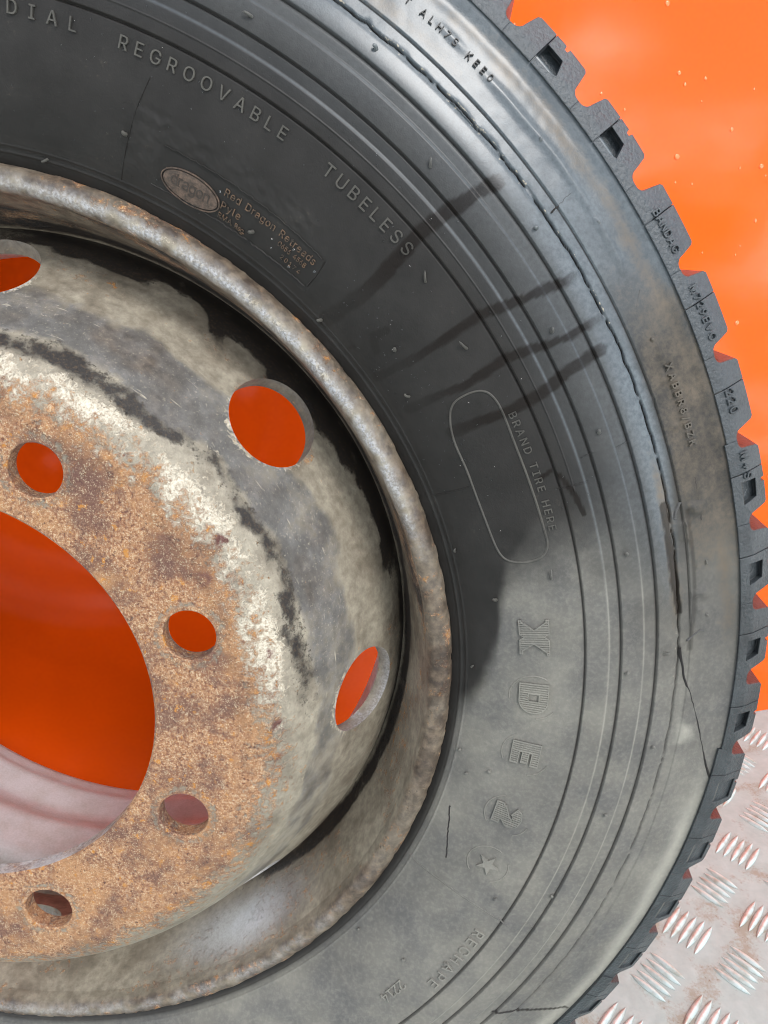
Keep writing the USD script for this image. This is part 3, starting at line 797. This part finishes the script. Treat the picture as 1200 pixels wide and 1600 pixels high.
def rim_masks(v, n):
    r, th = pol(v); y = v[:, 1]
    q = np.stack([v[:, 0], v[:, 2], y], -1)
    l1, l2 = fbm(q * 26, 4, 51), fbm(q * 120, 4, 52)
    lip = sm(y, .008, .000) * sm(r, .2478, .2498)
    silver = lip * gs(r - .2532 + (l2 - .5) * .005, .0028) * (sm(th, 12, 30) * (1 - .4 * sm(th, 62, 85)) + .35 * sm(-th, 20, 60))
    rust = lip * np.clip(.26 - .26 * silver + 1.1 * (l1 - .5), 0, 1) * (.5 + .6 * sm(l2, .35, .6))
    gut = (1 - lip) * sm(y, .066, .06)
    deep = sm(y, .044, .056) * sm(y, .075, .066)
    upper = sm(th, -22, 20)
    grime_shade = gut * (deep * .97 * sm(th, -62, -45) + .40 * upper * sm(l1, .3, .6) + .34) + lip * (1 - silver) * (.34 + .25 * sm(-th, -30, -5)) * sm(l2, .38, .56)  # gutter: part grime, part the shade up there painted dark
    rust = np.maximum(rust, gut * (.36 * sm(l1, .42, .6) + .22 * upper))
    inside = sm(y, .075, .085)
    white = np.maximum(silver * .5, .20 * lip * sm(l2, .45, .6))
    beige = gut * (.30 + .70 * upper) + lip * np.clip(1.15 - 1.25 * silver, 0, 1)  # browner upper gutter carries some of its painted shade
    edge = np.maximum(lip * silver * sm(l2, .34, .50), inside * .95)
    painted_reflection = gut * gs(th + 56, 9) * gs(r - .2425, .0035) * .8  # pale reflection painted low in the gutter
    edge = np.maximum(edge, painted_reflection)
    return {'mask_a': np.stack([rust * (1 - inside), white, grime_shade * (1 - painted_reflection)], 1), 'mask_b': np.stack([.25 * gut, beige, edge], 1)}


v, q = grid(P, closed=True)
vv = np.asarray(v); t0 = trimesh.Trimesh(vv, np.vstack([q[:, [0, 1, 2]], q[:, [0, 2, 3]]]), process=False)
v = np.asarray(t0.vertices); f = t0.faces
# close the loop of the section
na_, nb_ = P.shape[:2]
idx = np.arange(na_ * nb_).reshape(na_, nb_); i2 = np.vstack([idx, idx[:1]])
cl_ = np.stack([i2[:-1, -1], i2[:-1, 0], i2[1:, 0], i2[1:, -1]], -1)
f = np.vstack([f, cl_[:, [0, 1, 2]], cl_[:, [0, 2, 3]]])
t0 = trimesh.Trimesh(v, f, process=False)
if t0.volume < 0: f = f[:, ::-1]
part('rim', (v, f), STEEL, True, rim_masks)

# ------------------------------------------------------------------ disc
DR = [.1105, .150, .165, .178, .187, .197, .2137, .224, .231, .2338]
DY = [-.0433, -.0433, -.0425, -.037, -.0275, -.0115, .019, .037, .054, .070]
DISC = PI(DR, DY); DD = DISC.derivative()
fr_ = np.linspace(.1105, .2338, 84); fr_ = np.concatenate([[.1105], np.linspace(.1117, .2338, 92)])
fy_ = DISC(fr_); fy_[0] += .0011
tk = .0088
bk = np.linspace(.2338, .1115, 44); dd = DD(bk); Ln = np.sqrt(1 + dd * dd)
back_r, back_y = bk - tk * dd / Ln * .9, DISC(bk) + tk / Ln
loop = np.concatenate([np.stack([fr_, fy_], 1), np.stack([back_r, back_y], 1)[1:-1], [[.1105, -.0433 + tk]]])
AN = np.linspace(0, 2 * np.pi, 900, endpoint=False)[:, None]
P = np.stack([loop[:, 0] * np.cos(AN), loop[:, 1] + 0 * AN, loop[:, 0] * np.sin(AN)], -1)
na_, nb_ = P.shape[:2]; idx = np.arange(na_ * nb_).reshape(na_, nb_)
i2 = np.vstack([idx, idx[:1]]); i2 = np.hstack([i2, i2[:, :1]])
qd = np.stack([i2[:-1, :-1], i2[:-1, 1:], i2[1:, 1:], i2[1:, :-1]], -1).reshape(-1, 4)
f = np.vstack([qd[:, [0, 1, 2]], qd[:, [0, 2, 3]]])
t0 = trimesh.Trimesh(P.reshape(-1, 3), f, process=False)
if t0.volume < 0: t0.invert()
body = mani(t0)
cut = []
BOLT0, HAND0 = 63.17, 40.67
for k in range(8):
    a_ = math.radians(BOLT0 - 45 * k)
    c = trimesh.creation.cylinder(.0132, .05, sections=40)
    cone = trimesh.creation.cone(.0172, .0172, sections=40)     # countersink
    for m_, yy_ in ((c, -.0375), ):
        m_.apply_transform(trimesh.transformations.rotation_matrix(math.pi / 2, [1, 0, 0]))
        m_.apply_translation((.1375 * math.cos(a_), yy_, .1375 * math.sin(a_))); cut.append(mani(m_))
    cone.apply_transform(trimesh.transformations.rotation_matrix(-math.pi / 2, [1, 0, 0]))
    cone.apply_translation((.1375 * math.cos(a_), -.0468, .1375 * math.sin(a_))); cut.append(mani(cone))
HAND = []
hr, sl = .2128, math.atan2(float(DD(.2128)), 1)
for k in range(8):
    a_ = HAND0 - 45 * k
    c = trimesh.creation.cylinder(1, .06, sections=64)
    c.apply_scale((.0285, .0250, 1))                                # x: along the slope, y: round the wheel, z: through
    ex = np.array([math.cos(sl), math.sin(sl), 0]); ez = np.array([-math.sin(sl), math.cos(sl), 0]); ey = np.cross(ez, ex)
    Rm = np.eye(4); Rm[:3, 0], Rm[:3, 1], Rm[:3, 2] = ex, ey, ez; Rm[:3, 3] = [hr, float(DISC(hr)), 0]
    c.apply_transform(Rm)
    c.apply_transform(trimesh.transformations.rotation_matrix(-math.radians(a_), [0, 1, 0]))
    if c.volume < 0: c.invert()
    cut.append(mani(c)); HAND.append(a_)
body = body - manifold3d.Manifold.batch_boolean(cut, manifold3d.OpType.Add)


def disc_masks(v, n):
    r, th = pol(v); y = v[:, 1]
    q = np.stack([v[:, 0], v[:, 2], y], -1)
    l1, l2, l3 = fbm(q * 20, 4, 61), fbm(q * 70, 4, 62), fbm(q * 240, 3, 63)
    rw = r + (l1 - .5) * .010 + (l2 - .5) * .008
    low = sm(-th, -14, 14) * sm(th, -110, -90)                            # lower half: bands wash out
    rw2 = rw - .007 * low
    rust = .86 - .36 * sm(rw2, .152, .168) - .32 * sm(rw2, .166, .186) - .06 * sm(rw, .184, .192)
    white = (.50 + .18 * sm(l2, .34, .62)) * sm(rw, .150, .166) * (1 - .75 * sm(rw, .174, .192)) + .30 * (rw < .163) * sm(l2, .40, .6)
    white = white * (1 - .45 * low); white = np.maximum(white, .26 * low * sm(rw, .16, .17) * (1 - sm(rw, .19, .198)))
    up2 = sm(th, 2, 18)
    # holes: pale rubbed paint and rust next to each hand hole
    dh = np.full(len(r), 9.)
    for a_ in HAND:
        dt = (th - a_ + 180) % 360 - 180
        dh = np.minimum(dh, np.hypot(np.radians(dt) * .2128 / .025, (r - .2128) * 2.05 / .0285))
    near = gs(np.clip(dh - 1, 0, 9), .22)
    white = np.maximum(white, near * .50 * sm(rw, .225, .205))
    white = np.maximum(white, .42 * gs(rw - .190, .003) * sm(l3, .48, .62))
    specks = (.80 + .3 * sm(l2, .42, .6)) * gs(rw - .1872, .0060) * (1 - .7 * low)
    black = sm(r + (l2 - .5) * .012 + (l1 - .5) * .010, .2215, .2265) * sm(th, 2, 16) * (1 - .35 * sm(th, 80, 95))  # next to the rim: grime, with the shade of the gap painted black
    black = np.maximum(black, sm(r, .2285, .2325) * .95)
    grime_shade = np.maximum(np.maximum(specks * .9, black), .25 * low * sm(l1, .5, .65))
    grey = ((.62 + .45 * l1) * sm(rw, .187, .192) * (1 - sm(rw, .2045, .2105))) * (1 - .5 * low) + .18 * low
    smudge = sm(l1, .50, .62) * sm(rw, .190, .205) * (1 - .6 * gs(rw - .216, .008) * up2)
    beige = .50 * smudge * (1 - .4 * low) + .22 * sm(l2, .5, .62) * sm(rw, .168, .176)
    rust = np.maximum(rust, .30 * sm(rw, .207, .217) * sm(l1, .48, .62) * (1 - black))
    rust = np.maximum(rust, .40 * near * sm(l2, .45, .6))
    # hole walls and bore
    er = np.stack([v[:, 0], 0 * r, v[:, 2]], 1) / r[:, None]
    face = np.abs(n[:, 1])
    rc_ = np.clip(r, .111, .2337); dr_ = DD(rc_); Lr = np.sqrt(1 + dr_ * dr_)
    off = np.abs((n[:, 0] * v[:, 0] + n[:, 2] * v[:, 2]) / r * dr_ / Lr - n[:, 1] / Lr) < .55
    wall = ((np.abs(dh - 1) < .06) & off) * 1.0
    bore = ((r < .1112) & off) * 1.0
    bolts = np.full(len(r), 9.)
    for k in range(8):
        a_ = math.radians(BOLT0 - 45 * k)
        bolts = np.minimum(bolts, np.hypot(v[:, 0] - .1375 * math.cos(a_), v[:, 2] - .1375 * math.sin(a_)))
    beige = np.maximum(beige, .6 * wall * sm(th, -5, 20))
    bw = ((bolts < .0136) & off) * 1.0
    edge = np.maximum(wall * (.22 + .55 * sm(-th, -12, 8)), bore * .55 * sm(-th, 20, 60))  # hole walls and bore paler low down: the light on them is painted in
    rust = np.where(bw > 0, .75, rust); white = np.where(bw > 0, .5, white)
    rim_b = gs(bolts - .0165, .0025)
    white = np.maximum(white, .40 * rim_b)
    rust = rust * (1 - wall) * (1 - .35 * rim_b)
    grime_shade = grime_shade * (1 - wall) + .25 * bore * sm(th, -30, 20)
    backside = sm(n[:, 1], .15, .4)
    grime_shade = np.maximum(grime_shade * (1 - backside), 0); rust = rust * (1 - .6 * backside)
    return {'mask_a': np.stack([rust, white, grime_shade], 1), 'mask_b': np.stack([grey, beige, edge], 1)}


v, f, _ = meshkit.arrays(body)
part('disc', trimesh.Trimesh(v, f, process=False), STEEL, 32, disc_masks)
